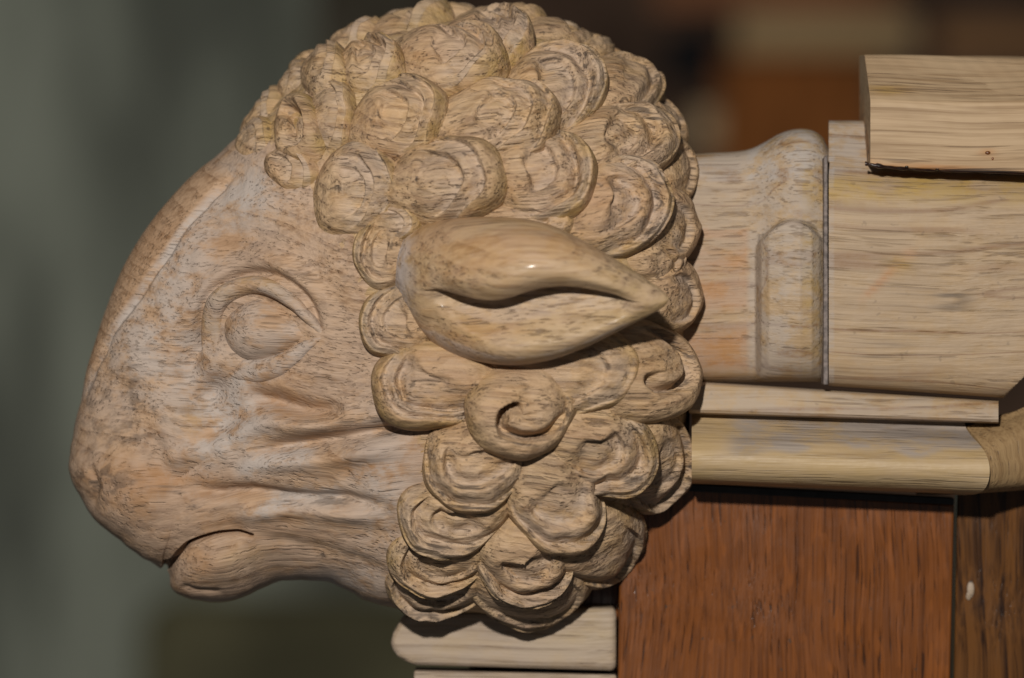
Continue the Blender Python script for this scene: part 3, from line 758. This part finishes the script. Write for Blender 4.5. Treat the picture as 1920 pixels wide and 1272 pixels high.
# body of the block: swept section with a chamfered top front corner; its left end shows as a thin strip
def lin(nodes, step=9):
    out = []
    for (a, b) in zip(nodes[:-1], nodes[1:]):
        k = max(1, int(math.hypot(a[0] - b[0], a[1] - b[1]) / step))
        out += [(a[0] + (b[0] - a[0]) * t / k, a[1] + (b[1] - a[1]) * t / k) for t in range(k)]
    return out + [nodes[-1]]
def block_mod(X, y, d):
    y = y + 0.034 * (X - 1632) * sm(y, 200, 300)
    return CX + (X - CX) * (D - 190) / (D - d), y + 2.0 * np.sin(X * .013 + d * .02), d
def block_wear(X, y):
    w = np.zeros((len(X), 4)); e_ = 312 + 0.048 * (X - 1632)
    k = np.exp(-((y - e_) / np.interp(X, [1632, 1700, 1760, 1850], [17, 12, 6, 3])) ** 2)
    w[:, 2] = 1.3 * k; w[:, 3] = 1.4 * np.exp(-((y - e_) / 5) ** 2) + 0.3 * k
    q = np.exp(-(((X - 1668) / 36) ** 2 + ((y - 168) / 9) ** 2)); w[:, 1] = 0.9 * q; w[:, 2] += 0.5 * q
    q = np.exp(-(((X - 1850) / 16) ** 2 + ((y - 284) / 8) ** 2)); w[:, 2] += 1.2 * q
    return w
sweep('block_body', lin([(104,60),(108,68),(186,186),(191,190),(308,190),(311,187),(311,150)]), 1632, 1990, 0.014, M['block'], BLOCK, nx=60, back=-60, xmod=block_mod, wearf=block_wear)

def blobs(name, items, mat, parent):
    bm = bmesh.new()
    for (px, py, d, rx, ry, rd) in items:
        r = bmesh.ops.create_uvsphere(bm, u_segments=14, v_segments=10, radius=1)
        c = W(px, py, d) - np.array(parent.location)
        for v in r['verts']:
            v.co = Vector((c[0] + v.co.x * rx * S, c[1] + v.co.y * rd * S, c[2] + v.co.z * ry * S))
    me = bpy.data.meshes.new(name); bm.to_mesh(me); bm.free()
    me.polygons.foreach_set('use_smooth', [True] * len(me.polygons)); me.materials.append(mat)
    o = bpy.data.objects.new(name, me); COL.objects.link(o); o.parent = parent; return o
def glue_run(name, pts, rad, mat, parent):
    """a lumpy bead of glue along pts (px, py, d)"""
    Q = catmull(pts, 80); r = np.random.default_rng(5); t = np.linspace(0, 1, 80)
    rr = np.interp(t, np.linspace(0, 1, len(rad)), rad) * (1 + 0.25 * np.sin(t * 37 + 1) + 0.2 * np.sin(t * 71))
    th = np.linspace(0, 2 * math.pi, 12, endpoint=False)
    R = np.array([W(np.full(12, q[0]), q[1] + rr[i] * np.sin(th), q[2] + 0.8 * rr[i] * np.cos(th)) for i, q in enumerate(Q)])
    o = mesh_obj(name, R.reshape(-1, 3), grid_faces(80, 12, wrap_m=True) + [list(range(12)), [79 * 12 + q for q in range(12)]], mat, parent); fix_normals(o); return o
glue_run('glue_bead', [(1622,307,188),(1650,312,190),(1700,317,188),(1760,320,186),(1840,323,184),(1980,329,182)], [3, 4, 2.6, 2.6, 2.2, 1.5, 1.2], M['glue'], BLOCK)
for (x, y, rx, ry) in [(1645,308,3,2), (1700,313,3.5,2), (1757,318,4,2)]:
    blobs('glue_drop', [(x, y, 190, rx, ry, 4)], M['glue'], BLOCK)
blobs('glue_splash', [(1852,287,188,6,4,4),(1861,298,188,3,4,3)], M['glue_stain'], BLOCK)

# ------------------------------------------------------------------ panel work below
o = prism('oak_panel', [(1164,908,40),(1789,946,40),(1780,1330,40),(1158,1330,40)], 70, M['panel'], bevel=4, origin=W(1475, 1330, 40).tolist())
tag(o, 'varnished reddish brown oak panel below the bead moulding', 'panel')
p2 = prism('edge_shadow_strip', [(1240,905,46),(1789,934,46),(1789,947,46),(1240,919,46)], 60, M['black'], parent=o, bevel=2)  # panel's dark top edge, with the shadow gap under the bead painted black
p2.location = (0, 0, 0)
o = prism('dark_board', [(1796,905,15),(2010,905,15),(2010,1330,15),(1788,1330,15)], 60, M['board'], bevel=3, origin=W(1900, 1330, 15).tolist())
tag(o, 'dark knotty brown board right of the varnished panel', 'board')
blobs('pale_chip', [(1820,1105,16,7,16,4),(1816,1118,16,5,8,4)], M['pale'], o)
o = prism('backing_board', [(880,1000,-70),(1166,1000,-70),(1166,1330,-70),(880,1330,-70)], 50, M['panel'], origin=W(1020, 1330, -70).tolist())
tag(o, 'strip of brown backing board between sheep wool and lower pale moulding', 'board')
MOULD = empty('base_moulding', W(950, 1330, 20).tolist(), 'pale grey oak moulding with rounded end below the sheep head', 'moulding')
prism('upper_step', [(762,1150,36),(1156,1140,36),(1156,1259,36),(772,1248,36),(745,1232,36),(731,1212,36),(736,1190,36),(750,1165,36)], 110, M['pale'], MOULD, bevel=12, seg=4)
prism('lower_step', [(776,1258,20),(1156,1266,20),(1156,1340,20),(776,1340,20)], 100, M['pale'], MOULD, bevel=4)

# ------------------------------------------------------------------ out-of-focus background
def bgmat(name, col, var=0.2, scale=3, stretch=(1, 1, 1)):
    return plain(name, col, 0.8, var, scale, 0.2, stretch)
FAR = -13000.0
def far_prism(name, x0, y0, x1, y1, d, dep, mat, parent=None, origin=None):
    return prism(name, [(x0, y0, d), (x1, y0, d), (x1, y1, d), (x0, y1, d)], dep, mat, parent, origin=origin)
o = far_prism('wall', -3200, -2600, 5200, 3600, FAR - 600, 300, bgmat('grey_green_wall', (0.35, 0.37, 0.295), 0.5, 6, (2.4, 1, 0.6)))
o['kind'] = 'structure'
CAB = empty('background_cabinet', W(1500, 900, FAR).tolist(), 'blurred dark brown wooden cabinet in the background above the rail', 'cabinet')
far_prism('carcass', 800, -1100, 3600, 1500, FAR, 300, bgmat('dark_cabinet_wood', (0.11, 0.065, 0.042), 0.5, 8), CAB)
far_prism('door_panel', 1345, 110, 1640, 420, FAR + 60, 60, bgmat('red_brown_cabinet_door', (0.36, 0.125, 0.03), 0.3, 10, (4, 1, 1)), CAB)
far_prism('pale_rail', 1380, 28, 1712, 98, FAR + 260, 200, bgmat('pale_cabinet_rail', (0.62, 0.42, 0.21), 0.12, 12), CAB)
far_prism('top_board', 1230, -60, 1680, 18, FAR + 100, 90, bgmat('brown_top_board', (0.36, 0.15, 0.07), 0.3, 9), CAB)
far_prism('side_rail', 1760, 48, 2900, 100, FAR + 200, 150, bgmat('brown_side_rail', (0.40, 0.21, 0.09), 0.3, 9), CAB)
far_prism('dark_recess', 1245, 60, 1345, 150, FAR + 60, 55, bgmat('black_recess', (0.01, 0.01, 0.012)), CAB)
far_prism('door_knob', 1300, 205, 1345, 275, FAR + 150, 60, bgmat('pale_knob', (0.7, 0.5, 0.28)), CAB)
far_prism('dark_post', 590, -1100, 800, 210, FAR, 300, bgmat('dark_post_wood', (0.10, 0.085, 0.06), 0.3, 9), CAB)
o = far_prism('storage_box', 255, 1120, 1100, 1800, FAR + 400, 400, bgmat('olive_box', (0.17, 0.155, 0.085), 0.4, 6), origin=W(600, 1800, FAR + 400).tolist())
md = o.modifiers.new('bevel', 'BEVEL'); md.width = 0.14; md.segments = 10
tag(o, 'blurred dark olive box in the background below the sheep chin', 'box')
